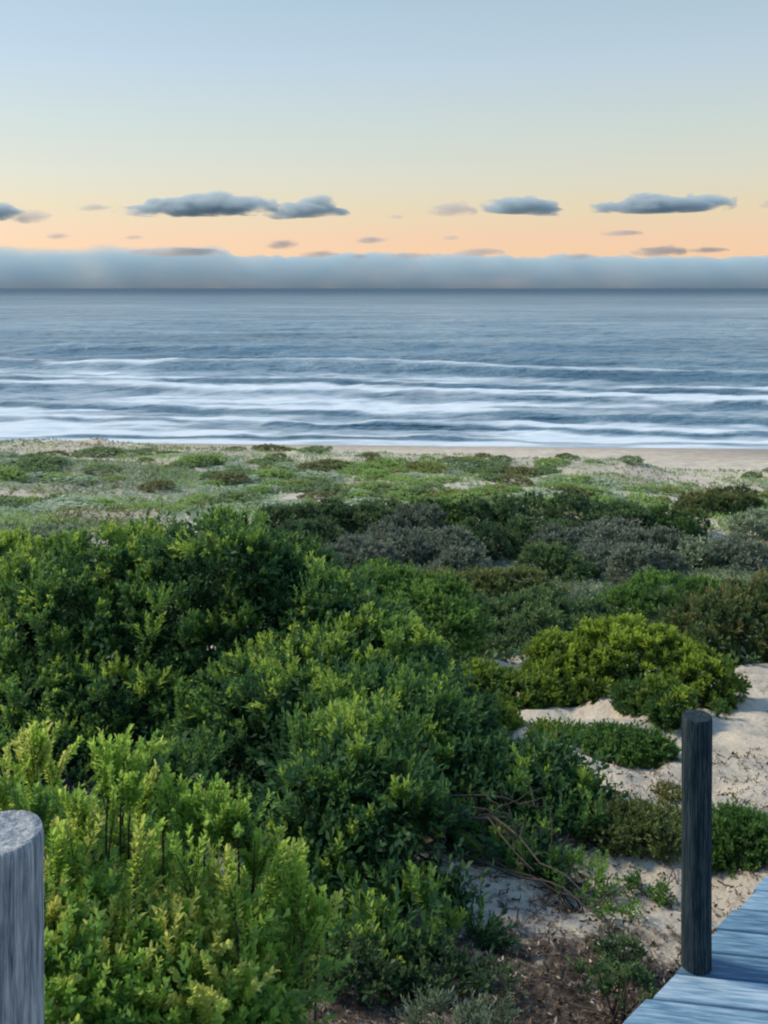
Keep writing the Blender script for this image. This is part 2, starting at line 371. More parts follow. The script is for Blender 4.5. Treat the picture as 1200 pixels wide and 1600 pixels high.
# ------------------------------------------------------------------ clouds
def cloud_mat(name, col, dens, sc, thr=.42, soft=.18, top=None, zspan=1.0, ani=.2):
    m = bpy.data.materials.new(name); m.use_nodes = True; n = m.node_tree; n.nodes.clear(); L = n.links.new
    o = N(n, 'ShaderNodeOutputMaterial'); v = N(n, 'ShaderNodeVolumePrincipled')
    v.inputs['Color'].default_value = (*col, 1); v.inputs['Anisotropy'].default_value = ani
    tc = N(n, 'ShaderNodeTexCoord')
    no = N(n, 'ShaderNodeTexNoise', i_Scale=sc, i_Detail=5.0, i_Roughness=.55)
    mp = N(n, 'ShaderNodeMapping'); mp.inputs['Scale'].default_value = (1, 1, 2.0); L(tc.outputs['Object'], mp.inputs[0]); L(mp.outputs[0], no.inputs['Vector'])
    mr = N(n, 'ShaderNodeMapRange'); mr.inputs['From Min'].default_value = thr; mr.inputs['From Max'].default_value = thr+soft
    mr.inputs['To Max'].default_value = dens
    if top is None:
        # thin out towards the outside of the unit ellipsoid the cloud is made of
        g = N(n, 'ShaderNodeTexGradient', gradient_type='SPHERICAL')
        mg = N(n, 'ShaderNodeMapping'); mg.inputs['Location'].default_value = (-.5*2, -.5*2, -.5*2); mg.inputs['Scale'].default_value = (2, 2, 2)
        L(tc.outputs['Generated'], mg.inputs[0]); L(mg.outputs[0], g.inputs[0])
        mu = N(n, 'ShaderNodeMath', operation='MULTIPLY_ADD'); mu.inputs[1].default_value = .38; L(g.outputs['Fac'], mu.inputs[0]); L(no.outputs['Fac'], mu.inputs[2])
        L(mu.outputs[0], mr.inputs['Value'])
    else:
        sp = N(n, 'ShaderNodeSeparateXYZ'); L(tc.outputs['Object'], sp.inputs[0])
        mz = N(n, 'ShaderNodeMapRange'); mz.inputs['From Min'].default_value = top; mz.inputs['From Max'].default_value = top-zspan
        mz.inputs['To Max'].default_value = .6
        L(sp.outputs[2], mz.inputs['Value'])
        mu = N(n, 'ShaderNodeMath', operation='ADD'); L(mz.outputs[0], mu.inputs[0]); L(no.outputs['Fac'], mu.inputs[1])
        L(mu.outputs[0], mr.inputs['Value'])
    L(mr.outputs[0], v.inputs['Density']); L(v.outputs[0], o.inputs['Volume'])
    return m
def blob(parts, seed):
    """lumpy flat-bottomed cloud hull out of several squashed icospheres joined in one mesh (voxel free)"""
    import bmesh
    G = Geo()
    for (cx, cy, cz, rx, ry, rz) in parts:
        bm = bmesh.new(); bmesh.ops.create_icosphere(bm, subdivisions=4, radius=1)
        V = np.array([v.co[:] for v in bm.verts]); T = np.array([[v.index for v in f.verts] for f in bm.faces]); bm.free()
        k = 1+.35*(fbm(V[:, 0]*2.5+seed+cx*.01, V[:, 2]*2.5+V[:, 1]*2, seed, 3)-.5)
        V = V*k[:, None]
        V[:, 2] = np.where(V[:, 2] < 0, V[:, 2]*.55, V[:, 2])
        G.add(V*np.array([rx, ry, rz])+np.array([cx, cy, cz]), T=T)
    return G
CD = 6000.0
M_cl = cloud_mat('slate cloud', (.70, .80, .85), .026, .0065, .485, .2)
M_cl2 = cloud_mat('mauve thin cloud', (.86, .80, .78), .010, .009, .50, .24)
def make_cloud(label, spec, mat, seed, depth=1.0):
    """spec: list of (px centre, py centre, px half width, px half height); turned into real sizes 6 km out"""
    k = CD/F
    c0 = at(spec[0][0], spec[0][1], CD)
    parts = []
    for (px, py_, hx, hz) in spec:
        c = at(px, py_, CD)-c0
        hx = hx*1.14
        parts.append((c[0], rng.uniform(-.2, .2)*hx*k, c[2], hx*k, max(hx*.7, hz)*k*depth, hz*k*1.2))
        for _ in range(int(4+hx/9)):
            a = rng.uniform(-.95, .95); r_ = rng.uniform(.35, .7)*hz*k; up_ = math.sqrt(1-a*a)*rng.uniform(.1, .85)
            parts.append((c[0]+a*hx*k, rng.uniform(-.3, .3)*hx*k, c[2]+up_*hz*k*1.25, r_*rng.uniform(1.2, 2.4), r_*1.5, r_*1.0))
    G = blob(parts, seed)
    o = G.build('cloud', mat); o.location = c0
    bpy.context.view_layer.objects.active = o
    rm = o.modifiers.new('remesh', 'REMESH'); rm.mode = 'VOXEL'; rm.voxel_size = max(9, spec[0][3]*k*.14)
    tag(o, label, 'cloud', 'small clouds above the horizon'); return o
make_cloud('long slate blue cloud with a humped top, the longest in the sky on the left', [(318, 326, 70, 18), (245, 332, 58, 10), (375, 327, 58, 15), (340, 318, 32, 16), (205, 331, 24, 6)], M_cl, 1)
make_cloud('ragged slate cloud with a pointed right end, just right of the longest cloud', [(478, 332, 40, 13), (493, 320, 25, 12), (520, 333, 26, 7), (440, 336, 30, 9)], M_cl, 2)
make_cloud('dark compact cloud with flat base and tapering right end, right of centre', [(805, 326, 50, 14), (850, 332, 32, 8), (775, 322, 26, 11)], M_cl, 3)
make_cloud('long dark flat cloud with an upturned right end, rightmost of the large clouds', [(1035, 325, 75, 13), (960, 328, 36, 9), (1110, 321, 36, 15), (1012, 314, 26, 11), (1130, 312, 16, 10)], M_cl, 4)
make_cloud('grey brown hazy cloud touching the left side of the compact dark cloud', [(703, 332, 38, 10), (710, 325, 20, 8)], M_cl2, 5)
make_cloud('dark cloud cut by the left edge of the view', [(-8, 335, 34, 16)], M_cl, 6)
make_cloud('pinkish grey cloud next to the cloud at the left edge', [(48, 341, 28, 13)], M_cl2, 7)
make_cloud('thin small grey streak of cloud left of the longest cloud', [(147, 326, 27, 6)], M_cl2, 8)
make_cloud('tiny grey brown cloud low on the left above the cloud bank', [(92, 370, 19, 6)], M_cl2, 9)
make_cloud('thin mauve wisp low between the ragged cloud and the compact cloud', [(578, 377, 24, 6)], M_cl2, 10)
make_cloud('mauve streak just above the cloud bank below the compact dark cloud', [(748, 396, 36, 7)], M_cl2, 11)
make_cloud('faint wisp between the bank and the long flat cloud on the right', [(968, 366, 32, 5)], M_cl2, 12)
make_cloud('mauve lumpy wisp resting just above the bank below the long flat cloud', [(1022, 396, 44, 8), (1045, 392, 22, 8)], M_cl2, 13)
make_cloud('small grey cloud cut by the right edge of the view', [(1204, 321, 15, 8)], M_cl2, 14)
make_cloud('tiny faint wisp under the right tip of the ragged cloud', [(621, 340, 15, 4)], M_cl2, 15)
make_cloud('low dark streak sticking out of the left part of the bank', [(275, 396, 72, 8)], M_cl2, 17)
make_cloud('small mauve wisp just above the middle left of the bank', [(440, 384, 26, 8)], M_cl2, 18)
for (px, py_, hx, hz, lb) in [(704, 373, 16, 4, 'very faint scrap of cloud directly under the grey brown hazy cloud'), (640, 401, 34, 6, 'mauve scrap of cloud on the bank at the middle of the horizon'),
        (905, 402, 26, 6, 'small mauve scrap of cloud on the bank below the tapering dark cloud'), (1105, 392, 30, 5, 'flat faint scrap of cloud on the right above the bank'),
        (500, 399, 30, 6, 'flat mauve scrap of cloud on the bank below the ragged cloud'), (210, 372, 18, 4, 'tiny faint scrap of cloud above the tall left part of the bank'), (560, 402, 20, 5, 'small mauve scrap of cloud on the bank just left of middle')]:
    make_cloud(lb, [(px, py_, hx, hz)], M_cl2, int(px))
# bank
BD = 24000.0; kb = BD/F
nx = 700; xs = np.linspace(-26000, 26000, nx)
pxx = 600+xs/kb
toppx = 66-18*sst(330, 385, pxx)+14*(fbm(xs*.0011, xs*0, 5, 4)-.5)+10*(fbm(xs*.004, xs*0+4, 6, 3)-.5)
topz = toppx*kb+EYE
G = Geo(); rows = []
for (yy, fz) in ((-700, 0), (-700, .9), (-350, .97), (0, 1.0), (350, .97), (700, .9), (700, 0)):
    rows.append(np.stack([xs, BD+yy+xs*0, -30+(topz+90)*fz*(1+.03*(fbm(xs*.003, xs*0+yy, 8, 3)-.5))], -1))
Vb = np.stack(rows); nr = len(rows)
ii = np.arange(nr)[:, None]*nx; jj = np.arange(nx-1)[None]; i2 = ((np.arange(nr)+1) % nr)[:, None]*nx
Q = np.stack([ii+jj, i2+jj, i2+jj+1, ii+jj+1], -1).reshape(-1, 4)
G.add(Vb.reshape(-1, 3), Q)
G.add(Vb[:, 0], None, [[0, k, k+1] for k in range(1, nr-1)]); G.add(Vb[:, -1], None, [[0, k+1, k] for k in range(1, nr-1)])
M_bank = cloud_mat('cloud bank', (.62, .82, .91), .0019, .0009, .60, .55, top=1120, zspan=330, ani=0)
bk = G.build('cloud_bank', M_bank, outward=True)
tag(bk, 'long low blue grey bank of cloud lying along the sea horizon', 'cloud bank')

# ------------------------------------------------------------------ boardwalk and posts
def wood_mat(name, c0, c1, c2, sx=1., sy=1., sz=1., sc=14., rough=.8):
    m, n, b = new_mat(name); L = n.links.new
    tc = N(n, 'ShaderNodeTexCoord'); mp = N(n, 'ShaderNodeMapping'); mp.inputs['Scale'].default_value = (sx, sy, sz)
    L(tc.outputs['Object'], mp.inputs[0])
    no = N(n, 'ShaderNodeTexNoise', i_Scale=sc, i_Detail=8.0, i_Roughness=.65, i_Distortion=.4); L(mp.outputs[0], no.inputs['Vector'])
    n2 = N(n, 'ShaderNodeTexNoise', i_Scale=sc*3, i_Detail=6.0, i_Roughness=.6); L(mp.outputs[0], n2.inputs['Vector'])
    a = N(n, 'ShaderNodeMath', operation='MULTIPLY_ADD'); a.inputs[1].default_value = .4; L(n2.outputs['Fac'], a.inputs[0])
    h = N(n, 'ShaderNodeMath', operation='MULTIPLY'); h.inputs[1].default_value = .6; L(no.outputs['Fac'], h.inputs[0]); L(h.outputs[0], a.inputs[2])
    at_ = N(n, 'ShaderNodeAttribute', attribute_name='tint')
    a3 = N(n, 'ShaderNodeMath', operation='MULTIPLY_ADD'); a3.inputs[1].default_value = .22; a3.inputs[2].default_value = -.11; L(at_.outputs['Fac'], a3.inputs[0])
    a4 = N(n, 'ShaderNodeMath', operation='ADD'); L(a3.outputs[0], a4.inputs[0]); L(a.outputs[0], a4.inputs[1])
    r = N(n, 'ShaderNodeValToRGB'); set_ramp(r, [(.36, c0), (.48, c1), (.61, c2)]); L(a4.outputs[0], r.inputs[0])
    L(r.outputs[0], b.inputs['Base Color']); b.inputs['Roughness'].default_value = rough
    bp = N(n, 'ShaderNodeBump', i_Strength=.7, i_Distance=.006); L(a.outputs[0], bp.inputs['Height']); L(bp.outputs[0], b.inputs['Normal'])
    return m
PD = R(-9.0)                                  # direction the boards run in
M_deck = wood_mat('weathered blue grey deck timber', (.04, .11, .19), (.14, .27, .39), (.38, .50, .62), .9, 14, 9, 3.4, .65)
M_post = wood_mat('dark stained post', (.003, .009, .015), (.010, .026, .038), (.06, .08, .085), 22, 22, 1.0, 5, .95)
M_post.node_tree.nodes['Principled BSDF'].inputs['Specular IOR Level'].default_value = .2
M_postL = wood_mat('weathered grey post', (.04, .075, .11), (.22, .26, .30), (.48, .51, .54), 26, 26, 1.6, 5, .9)

DZ = EYE-2.56
bw = empty('boardwalk', (1.2, 3.4, DZ-.2))
tag(bw, 'weathered blue grey plank boardwalk at the lower right edge', 'boardwalk')
bd = np.array([math.cos(PD), math.sin(PD)]); bn = np.array([-bd[1], bd[0]])
# left edge line through (.835,3.34) with direction (1,1)
def edge_hit(t):      # x,y on the left edge for board offset t along bn measured from (1.085,3.59)
    p0 = np.array([1.085, 3.59]); e = np.array([1, 1])/math.sqrt(2)
    k = t/np.dot(e, bn); return p0+e*k
pw, gap = .135, .006
org = np.array(bw.location)
for q in range(-9, 22):
    t0 = q*(pw+gap); t1 = t0+pw
    if t0 < -1.0: continue
    a0 = edge_hit(t0); a1 = edge_hit(t1)
    jit = rng.uniform(-.012, .012)
    a0 = a0+bd*jit; a1 = a1+bd*jit
    Lw = 1.75
    b0 = a0+bd*Lw; b1 = a1+bd*Lw
    dz = rng.uniform(-.002, .002)
    # board with bevelled upper edges, subdivided along its length, in board coordinates
    nseg = 14; G = Geo(); bv = .005; th = .04
    prof = [(0, -th), (0, -bv), (bv*.3, -bv*.3), (bv, 0), (pw/2, .0008), (pw-bv, 0), (pw-bv*.3, -bv*.3), (pw, -bv), (pw, -th)]
    rows = []
    for sI in np.linspace(0, 1, nseg):
        row = []
        for (u, z) in prof:
            f = u/pw; st = a0*(1-f)+a1*f; en = b0*(1-f)+b1*f
            p = st*(1-sI)+en*sI
            row.append((p[0], p[1], DZ+z+dz+.0015*math.sin(sI*5+q)))
        rows.append(row)
    Vb = np.array(rows); k = len(prof)
    ii = np.arange(nseg-1)[:, None]*k; jj = np.arange(k)[None]; j2 = (jj+1) % k
    Q = np.stack([ii+jj, ii+k+jj, ii+k+j2, ii+j2], -1).reshape(-1, 4)
    Vf = Vb.reshape(-1, 3)
    # to local coordinates whose x axis runs along the board
    loc = Vf-np.array([a0[0], a0[1], DZ])
    lx = loc[:, 0]*bd[0]+loc[:, 1]*bd[1]; ly = loc[:, 0]*bn[0]+loc[:, 1]*bn[1]
    off = rng.uniform(-40, 40)
    Vl = np.stack([lx, ly, loc[:, 2]], -1)
    G.add(Vl, Q, a=rng.random())
    G.add(Vl[:k], None, [[0, m_+1, m_] for m_ in range(1, k-1)], a=.3); G.add(Vl[-k:], None, [[0, m_, m_+1] for m_ in range(1, k-1)], a=.3)
    o = G.build('plank', M_deck, bw, smooth=False)
    o.location = (a0[0]-org[0], a0[1]-org[1], DZ-org[2]); o.rotation_euler = (0, 0, PD)
    for ux in (.07, .76, 1.42):
        for uy in (.035, .10):
            Gs = Geo(); ta = np.linspace(0, 2*np.pi, 10, endpoint=False); rs_ = .0048
            cxy = np.array([ux+(uy/math.tan(R(45)-PD)), uy])
            top_ = np.stack([cxy[0]+rs_*np.cos(ta), cxy[1]+rs_*np.sin(ta), np.full(10, dz+.0042)], -1); bot_ = top_-np.array([0, 0, .01])
            Gs.add(np.concatenate([top_, bot_]), [[k_, (k_+1) % 10, 10+(k_+1) % 10, 10+k_] for k_ in range(10)]); Gs.add(top_, None, [[0, k_, k_+1] for k_ in range(1, 9)])
            if ux > .1 and q < 14: Gs.build('screw', M_post, o)
# joists under the boards along the edge
e = np.array([1, 1])/math.sqrt(2); en = np.array([1, -1])/math.sqrt(2)
for k, o_ in enumerate((.07, .75, 1.4)):
    G = Geo()
    c0 = np.array([1.085, 3.59])-e*.9+en*o_; c1 = c0+e*4.2
    if k: c0 = c0+e*.2
    hw_ = en*.03
    P = []
    for c in (c0, c1):
        for s_ in (-1, 1):
            for z in (-.19, -.042): P.append((*(c+hw_*s_-org[:2]), DZ+z-org[2]))
    G.add(P, [[0, 1, 3, 2], [4, 6, 7, 5], [0, 4, 5, 1], [2, 3, 7, 6], [0, 2, 6, 4], [1, 5, 7, 3]])
    G.build('joist', M_post, bw, smooth=False)
# the ramp from the camera down to the landing (beside and below the view)
rampw = empty('boardwalk_ramp', (.6, 1.0, EYE-1.9)); tag(rampw, 'upper boarded ramp running down to the blue grey boardwalk', 'boardwalk')
p0 = np.array([-.55, -1.0]); p1 = np.array([1.05, 2.35]); dirr = (p1-p0)/np.linalg.norm(p1-p0); nrm = np.array([dirr[1], -dirr[0]])
nb = 24
for q in range(nb):
    f0 = q/nb; f1 = (q+.95)/nb; V = []
    for f in (f0, f1):
        c = p0*(1-f)+p1*f; z = EYE-1.55-f*(1.0)
        for wd in (0, 1.5):
            for h in (-.04, 0): V.append((*(c+nrm*wd-np.array([.6, 1.0])), z+h-(EYE-1.9)))
    G = Geo(); G.add(V, [[0, 1, 3, 2], [4, 6, 7, 5], [0, 4, 5, 1], [2, 3, 7, 6], [0, 2, 6, 4], [1, 5, 7, 3]], a=rng.random())
    G.build('plank', M_deck, rampw, smooth=False)

def post(name, x, y, ztop, zbot, r, mat, slope, seed, label, lean=0):
    G = Geo(); ns = 144
    th = np.linspace(0, 2*np.pi, ns, endpoint=False)
    rr = np.ones(ns)
    g_ = np.random.default_rng(seed)
    for k in range(16):                            # drying checks down the post
        c = g_.uniform(0, 2*np.pi); wd = g_.uniform(.02, .05)
        d = np.angle(np.exp(1j*(th-c))); rr -= g_.uniform(.015, .07)*np.exp(-(d/wd)**2)
    zs = [zbot, *np.linspace(zbot+.05, ztop-.03, 14), ztop-.012, ztop-.004, ztop]
    rs = [1]*15+[1., .985, .955]
    rows = []
    for z, k in zip(zs, rs):
        cx = lean*(z-zbot)
        kk = r*k*(1+.012*np.sin(z*7+seed))*(1+(rr-1)*(.4+.6*abs(math.sin(z*3+seed))))
        zz = z+slope*np.cos(th-1.2)*r*(1 if z > ztop-.05 else 0)
        rows.append(np.stack([x+cx+kk*np.cos(th), y+kk*np.sin(th), zz], -1))
    for k in (.8, .5, .2):                        # slightly dished end grain
        kk = r*k*.955*(1+(rr-1))
        rows.append(np.stack([x+lean*(ztop-zbot)+kk*np.cos(th), y+kk*np.sin(th), ztop-.004*(1-k)-.003+slope*np.cos(th-1.2)*r*k], -1))
    V = np.stack(rows); n_ = len(rows)
    i = np.arange(n_-1)[:, None]*ns; j = np.arange(ns)[None]; j2 = (j+1) % ns
    Q = np.stack([i+j, i+j2, i+ns+j2, i+ns+j], -1).reshape(-1, 4)
    V = V.reshape(-1, 3)-np.array([x, y, zbot])
    G.add(V, Q, a=.5); G.add(V[-ns:], None, [[0, k, k+1] for k in range(1, ns-1)])
    o = G.build(name, mat); o.location = (x, y, zbot); tag(o, label, 'post'); return o
pc = at(1087, 1528, 3.63)
post('timber_post', pc[0]+.002, 3.63, EYE-(1118-450)*3.63/F, DZ-.0, .055, M_post, 0.0, 3, 'dark round timber post standing on the edge of the boardwalk', lean=.003)
post('timber_post', -.499, 1.25, EYE-(1300-450)*1.25/F, EYE-1.9, .053, M_postL, .03, 5, 'pale grey weathered post, cut off by the left edge of the view')

# ------------------------------------------------------------------ foliage
def rdir(n, g):
    v = g.normal(size=(n, 3)); return v/np.linalg.norm(v, axis=1, keepdims=True)
def nrmz(v): return v/(np.linalg.norm(v, axis=-1, keepdims=True)+1e-9)
def shoots(G, P, D, L, m, leafl, leafw, tint, g, ang=(.75, .35), shape=6, start=.15, jit=.12):
    """m leaves round each shoot axis; tint per shoot"""
    n = len(P)
    t = np.linspace(start, 1, m)[None]*np.ones((n, 1))+g.normal(size=(n, m))*.03
    phi = (np.arange(m)*2.39996)[None]+g.uniform(0, 6.28, (n, 1))
    ref = np.where(np.abs(D[:, 2:3]) < .9, np.array([[0, 0, 1.]]), np.array([[1., 0, 0]]))
    u = nrmz(np.cross(D, ref)); v = np.cross(D, u)
    rad = np.cos(phi)[..., None]*u[:, None]+np.sin(phi)[..., None]*v[:, None]
    an = ang[0]*(1-np.clip(t, 0, 1))+ang[1]*np.clip(t, 0, 1)+g.normal(size=(n, m))*jit
    ld = nrmz(np.cos(an)[..., None]*D[:, None]+np.sin(an)[..., None]*rad)
    base = P[:, None]+D[:, None]*(t*L[:, None])[..., None]
    wd = nrmz(np.cross(ld, rad)+g.normal(size=(n, m, 3))*.25)
    nn = nrmz(np.cross(ld, wd))
    sz = g.uniform(.7, 1.3, (n, 1, 1)); ll = leafl*sz*g.uniform(.65, 1.15, (n, m, 1)); lw = leafw*sz*g.uniform(.75, 1.2, (n, m, 1))
    curl = -.12*ll
    tip = base+ld*ll+nn*curl
    if shape == 6:
        l1 = base+ld*ll*.42-wd*lw*.42+nn*lw*.18; r1 = base+ld*ll*.42+wd*lw*.42+nn*lw*.18
        l2 = base+ld*ll*.8-wd*lw*.42+nn*(lw*.12+curl*.6); r2 = base+ld*ll*.8+wd*lw*.42+nn*(lw*.12+curl*.6)
        V = np.stack([base, r1, r2, tip, l2, l1], 2)
        f = np.array([[0, 1, 2, 3], [0, 3, 4, 5]]); k = 6
    else:
        V = np.stack([base, base+ld*ll*.55+wd*lw*.5, tip, base+ld*ll*.55-wd*lw*.5], 2)
        f = np.array([[0, 1, 2, 3]]); k = 4
    cnt = n*m
    Q = (np.arange(cnt)[:, None, None]*k+f[None]).reshape(-1, 4)
    tt = tint[:, None]+.22*(t-.6)+g.normal(size=(n, m))*.045
    A = np.repeat(np.clip(tt, 0, 1).reshape(-1), k)
    G.add(V.reshape(-1, 3), Q, a=A)

def crown_points(E, n, g, ground=None, shell=(.86, 1.0), skip=.9):
    """points spread over the outside of a union of ellipsoids (world coordinates)"""
    E = np.array(E, float)
    area = (E[:, 3]*E[:, 4]+E[:, 4]*E[:, 5]+E[:, 3]*E[:, 5])
    P = []; Nn = []; tot = 0
    for _ in range(12):
        kk = g.choice(len(E), size=n*2, p=area/area.sum())
        d = rdir(n*2, g); d[:, 2] = np.where(g.random(n*2) < .6, np.abs(d[:, 2]), d[:, 2])
        s = g.uniform(shell[0], shell[1], (n*2, 1))
        p = E[kk, :3]+d*E[kk, 3:]*s
        ok = np.ones(len(p), bool)
        for e_ in E:
            q = (p-e_[:3])/e_[3:]
            ok &= (q**2).sum(1) >= (skip*shell[0])**2*.98
        if ground is not None: ok &= p[:, 2] > ground(p[:, 0], p[:, 1])+.01
        P.append(p[ok]); Nn.append(nrmz(d[ok]/E[kk[ok], 3:])); tot += ok.sum()
        if tot >= n: break
    return np.concatenate(P)[:n], np.concatenate(Nn)[:n]
def lumps(E, per, rr, g, zs=.85):
    """smaller lumps seated on the main masses"""
    out_ = [tuple(e_) for e_ in E]
    for e_ in E:
        for _ in range(per):
            d = rdir(1, g)[0]; d[2] = abs(d[2])*.9-.1
            r_ = g.uniform(*rr)*min(1, (e_[3]+e_[5])/1.2)
            c = np.array(e_[:3])+d*np.array(e_[3:])*g.uniform(.84, 1.04)
            out_.append((*c, r_, r_, r_*zs))
    return out_
def branches(G, base, targets, r0, g, bend=.12, twigs=3):
    for tg in targets:
        b = np.array(base)+np.array([*g.normal(size=2)*r0*2, 0]); tg = np.array(tg, float)
        n = 8; s = np.linspace(0, 1, n)[:, None]
        L = np.linalg.norm(tg-b)
        off = np.cumsum(g.normal(size=(n, 3)), 0)*bend*L/n; off -= off[0]
        sag = np.array([0, 0, 1.])*np.sin(s*np.pi)*-.10*L
        p = b*(1-s)+tg*s+off+sag
        G.tube(p, np.linspace(r0, r0*.25, n), 6)
        for _ in range(twigs):
            i0 = g.integers(3, n-1); d = nrmz(p[i0]-p[i0-1]+g.normal(size=3)*.7)
            l = L*g.uniform(.18, .4); q = np.linspace(0, 1, 5)[:, None]
            G.tube(p[i0]+d*q*l+np.cumsum(g.normal(size=(5, 3)), 0)*.03*l, np.linspace(r0*.35, r0*.1, 5), 5)

def shrub(name, label, cat, E, n, mat, g, leaf=(.045, .013), m=14, sl=(.06, .12), up=.6, rnd=.35, tint=(.45, .2), group=None,
          per=6, rr=(.12, .25), shape=6, ang=(.8, .35), base=None, br=.02, ground=zg, inner=.35, toplit=.0, nbr=8, core=.93, fan=5, spread=.38, start=.15):
    Eb = lumps([(*e_[:3], e_[3]*core, e_[4]*core, e_[5]*core) for e_ in E], per, rr, g)
    if base is None:
        c = np.mean(np.array(E)[:, :2], 0); base = np.array([c[0], c[1], zg(c[0], c[1])])
    root = empty(name, base); tag(root, label, cat, group)
    G = Geo()
    P, Nn = crown_points(Eb, max(8, n//fan), g, ground)
    D = nrmz(Nn*(1-up)+np.array([0, 0, up])+g.normal(size=P.shape)*rnd)
    cl = fbm(P[:, 0]*2.2+P[:, 1]*.7, P[:, 2]*2.8+P[:, 1], int(g.integers(1, 9999)), 2)
    tn = tint[0]+(cl-.5)*1.1*tint[1]*2+g.normal(size=len(P))*tint[1]*.7
    if toplit: tn = tn+toplit*(np.clip(Nn[:, 2], 0, 1)-.5)  # upward-facing tufts tinted lighter: light on the crown put into leaf colour
    # each point carries a tuft: several shoots fanning out of one twig end
    Lf = g.uniform(*sl, len(P))*1.15
    P = np.repeat(P-D*Lf[:, None]*.5, fan, 0); D = nrmz(np.repeat(D, fan, 0)+g.normal(size=P.shape)*spread)
    tn = np.clip(np.repeat(tn, fan)+g.normal(size=len(P))*.07, 0, 1); Ls = np.repeat(Lf, fan)*g.uniform(.7, 1.15, len(P))
    shoots(G, P-base, D, Ls, m, leaf[0], leaf[1], tn, g, ang, shape, start)
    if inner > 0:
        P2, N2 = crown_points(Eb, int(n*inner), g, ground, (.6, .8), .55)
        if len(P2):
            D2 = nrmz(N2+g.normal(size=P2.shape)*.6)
            shoots(G, P2-base, D2, g.uniform(sl[0], sl[1], len(P2))*1.3, max(6, m//2), leaf[0]*1.25, leaf[1]*1.4, np.full(len(P2), tint[0]*.6), g, (1., .5), 4)  # inner leaves tinted darker: shade inside the crown put into colour
    G.build('foliage', mat, root)
    B = Geo()
    tg = [np.array(e_[:3])+np.array([0, 0, e_[5]*.4])-base for e_ in Eb[:nbr]]
    branches(B, np.array([0, 0, -.03]), tg, br, g)
    # bare ends that carry the outer shoots
    B.build('branches', M_bark, root)
    return root

g1 = np.random.default_rng(11)
def EL(px, py_, Y, rx, ry, rz):
    c = at(px, py_, Y); return (c[0], c[1], c[2], rx, ry, rz)
bigE = [EL(-60, 1040, 8.0, 1.35, 1.2, 1.2), EL(160, 1015, 7.8, 1.25, 1.0, 1.15), EL(345, 990, 7.4, .95, .9, 1.02), EL(430, 1030, 7.2, .7, .8, .92),
        EL(520, 1080, 6.9, .72, .8, .86), EL(615, 1150, 6.4, .46, .7, .58), EL(690, 1250, 5.5, .46, .6, .42), EL(815, 1262, 5.35, .38, .45, .27), EL(890, 1285, 5.15, .2, .3, .16),
        EL(330, 1330, 5.5, .8, .7, .62), EL(550, 1295, 4.9, .46, .6, .56), EL(60, 1290, 6.2, .9, .8, .8), EL(230, 1150, 6.9, 1.15, .8, .88), EL(440, 1180, 6.2, .85, .8, .74), EL(560, 1110, 6.5, .62, .7, .66), EL(100, 1150, 7.0, 1.0, .8, .85), EL(30, 1130, 7.2, 1.1, .8, .85),
        EL(570, 1190, 5.9, .55, .6, .56), EL(650, 1190, 5.8, .45, .55, .48), EL(700, 1350, 5.2, .4, .5, .22), EL(750, 1400, 4.7, .36, .32, .19), EL(640, 1480, 4.15, .36, .3, .24), EL(560, 1520, 4.0, .3, .25, .22), EL(770, 1450, 4.4, .24, .25, .11), EL(480, 1440, 4.4, .35, .35, .35)]
bb = np.array([-.6, 6.4, zg(-.6, 6.4)])
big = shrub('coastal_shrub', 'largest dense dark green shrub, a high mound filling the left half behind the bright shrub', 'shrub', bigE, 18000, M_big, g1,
            leaf=(.044, .016), m=17, sl=(.09, .19), up=.45, rnd=.3, tint=(.40, .34), per=15, rr=(.15, .36), base=bb, br=.045, toplit=.85, inner=.75, nbr=11, core=.86, fan=8, spread=.36, start=.35)
# low bare limbs reaching out under the right side of the big shrub
B = Geo()
for k in range(9):
    a = at(g1.uniform(560, 700), 1400, 5.0); a[2] = zg(a[0], a[1])+g1.uniform(.02, .3)
    t_ = at(g1.uniform(740, 1010), 1380, 4.6); t_[1] = g1.uniform(3.9, 4.9); t_[0] = (g1.uniform(760, 960)-600)*t_[1]/F; t_[2] = zg(t_[0], t_[1])+g1.uniform(.03, .28)
    s_ = np.linspace(0, 1, 9)[:, None]; off = np.cumsum(g1.normal(size=(9, 3)), 0)*.022; off -= off[0]
    p = a*(1-s_)+t_*s_+off
    B.tube(p-bb, np.linspace(.009, .002, 9), 6)
    for _ in range(4):
        i0 = g1.integers(3, 8); d = nrmz(p[i0]-p[i0-1]+g1.normal(size=3)*.6); l = g1.uniform(.08, .3); q = np.linspace(0, 1, 5)[:, None]
        B.tube(p[i0]-bb+d*q*l+np.cumsum(g1.normal(size=(5, 3)), 0)*.01, np.linspace(.004, .0015, 5), 5)
B.build('low_limbs', M_bark, big)
G = Geo()
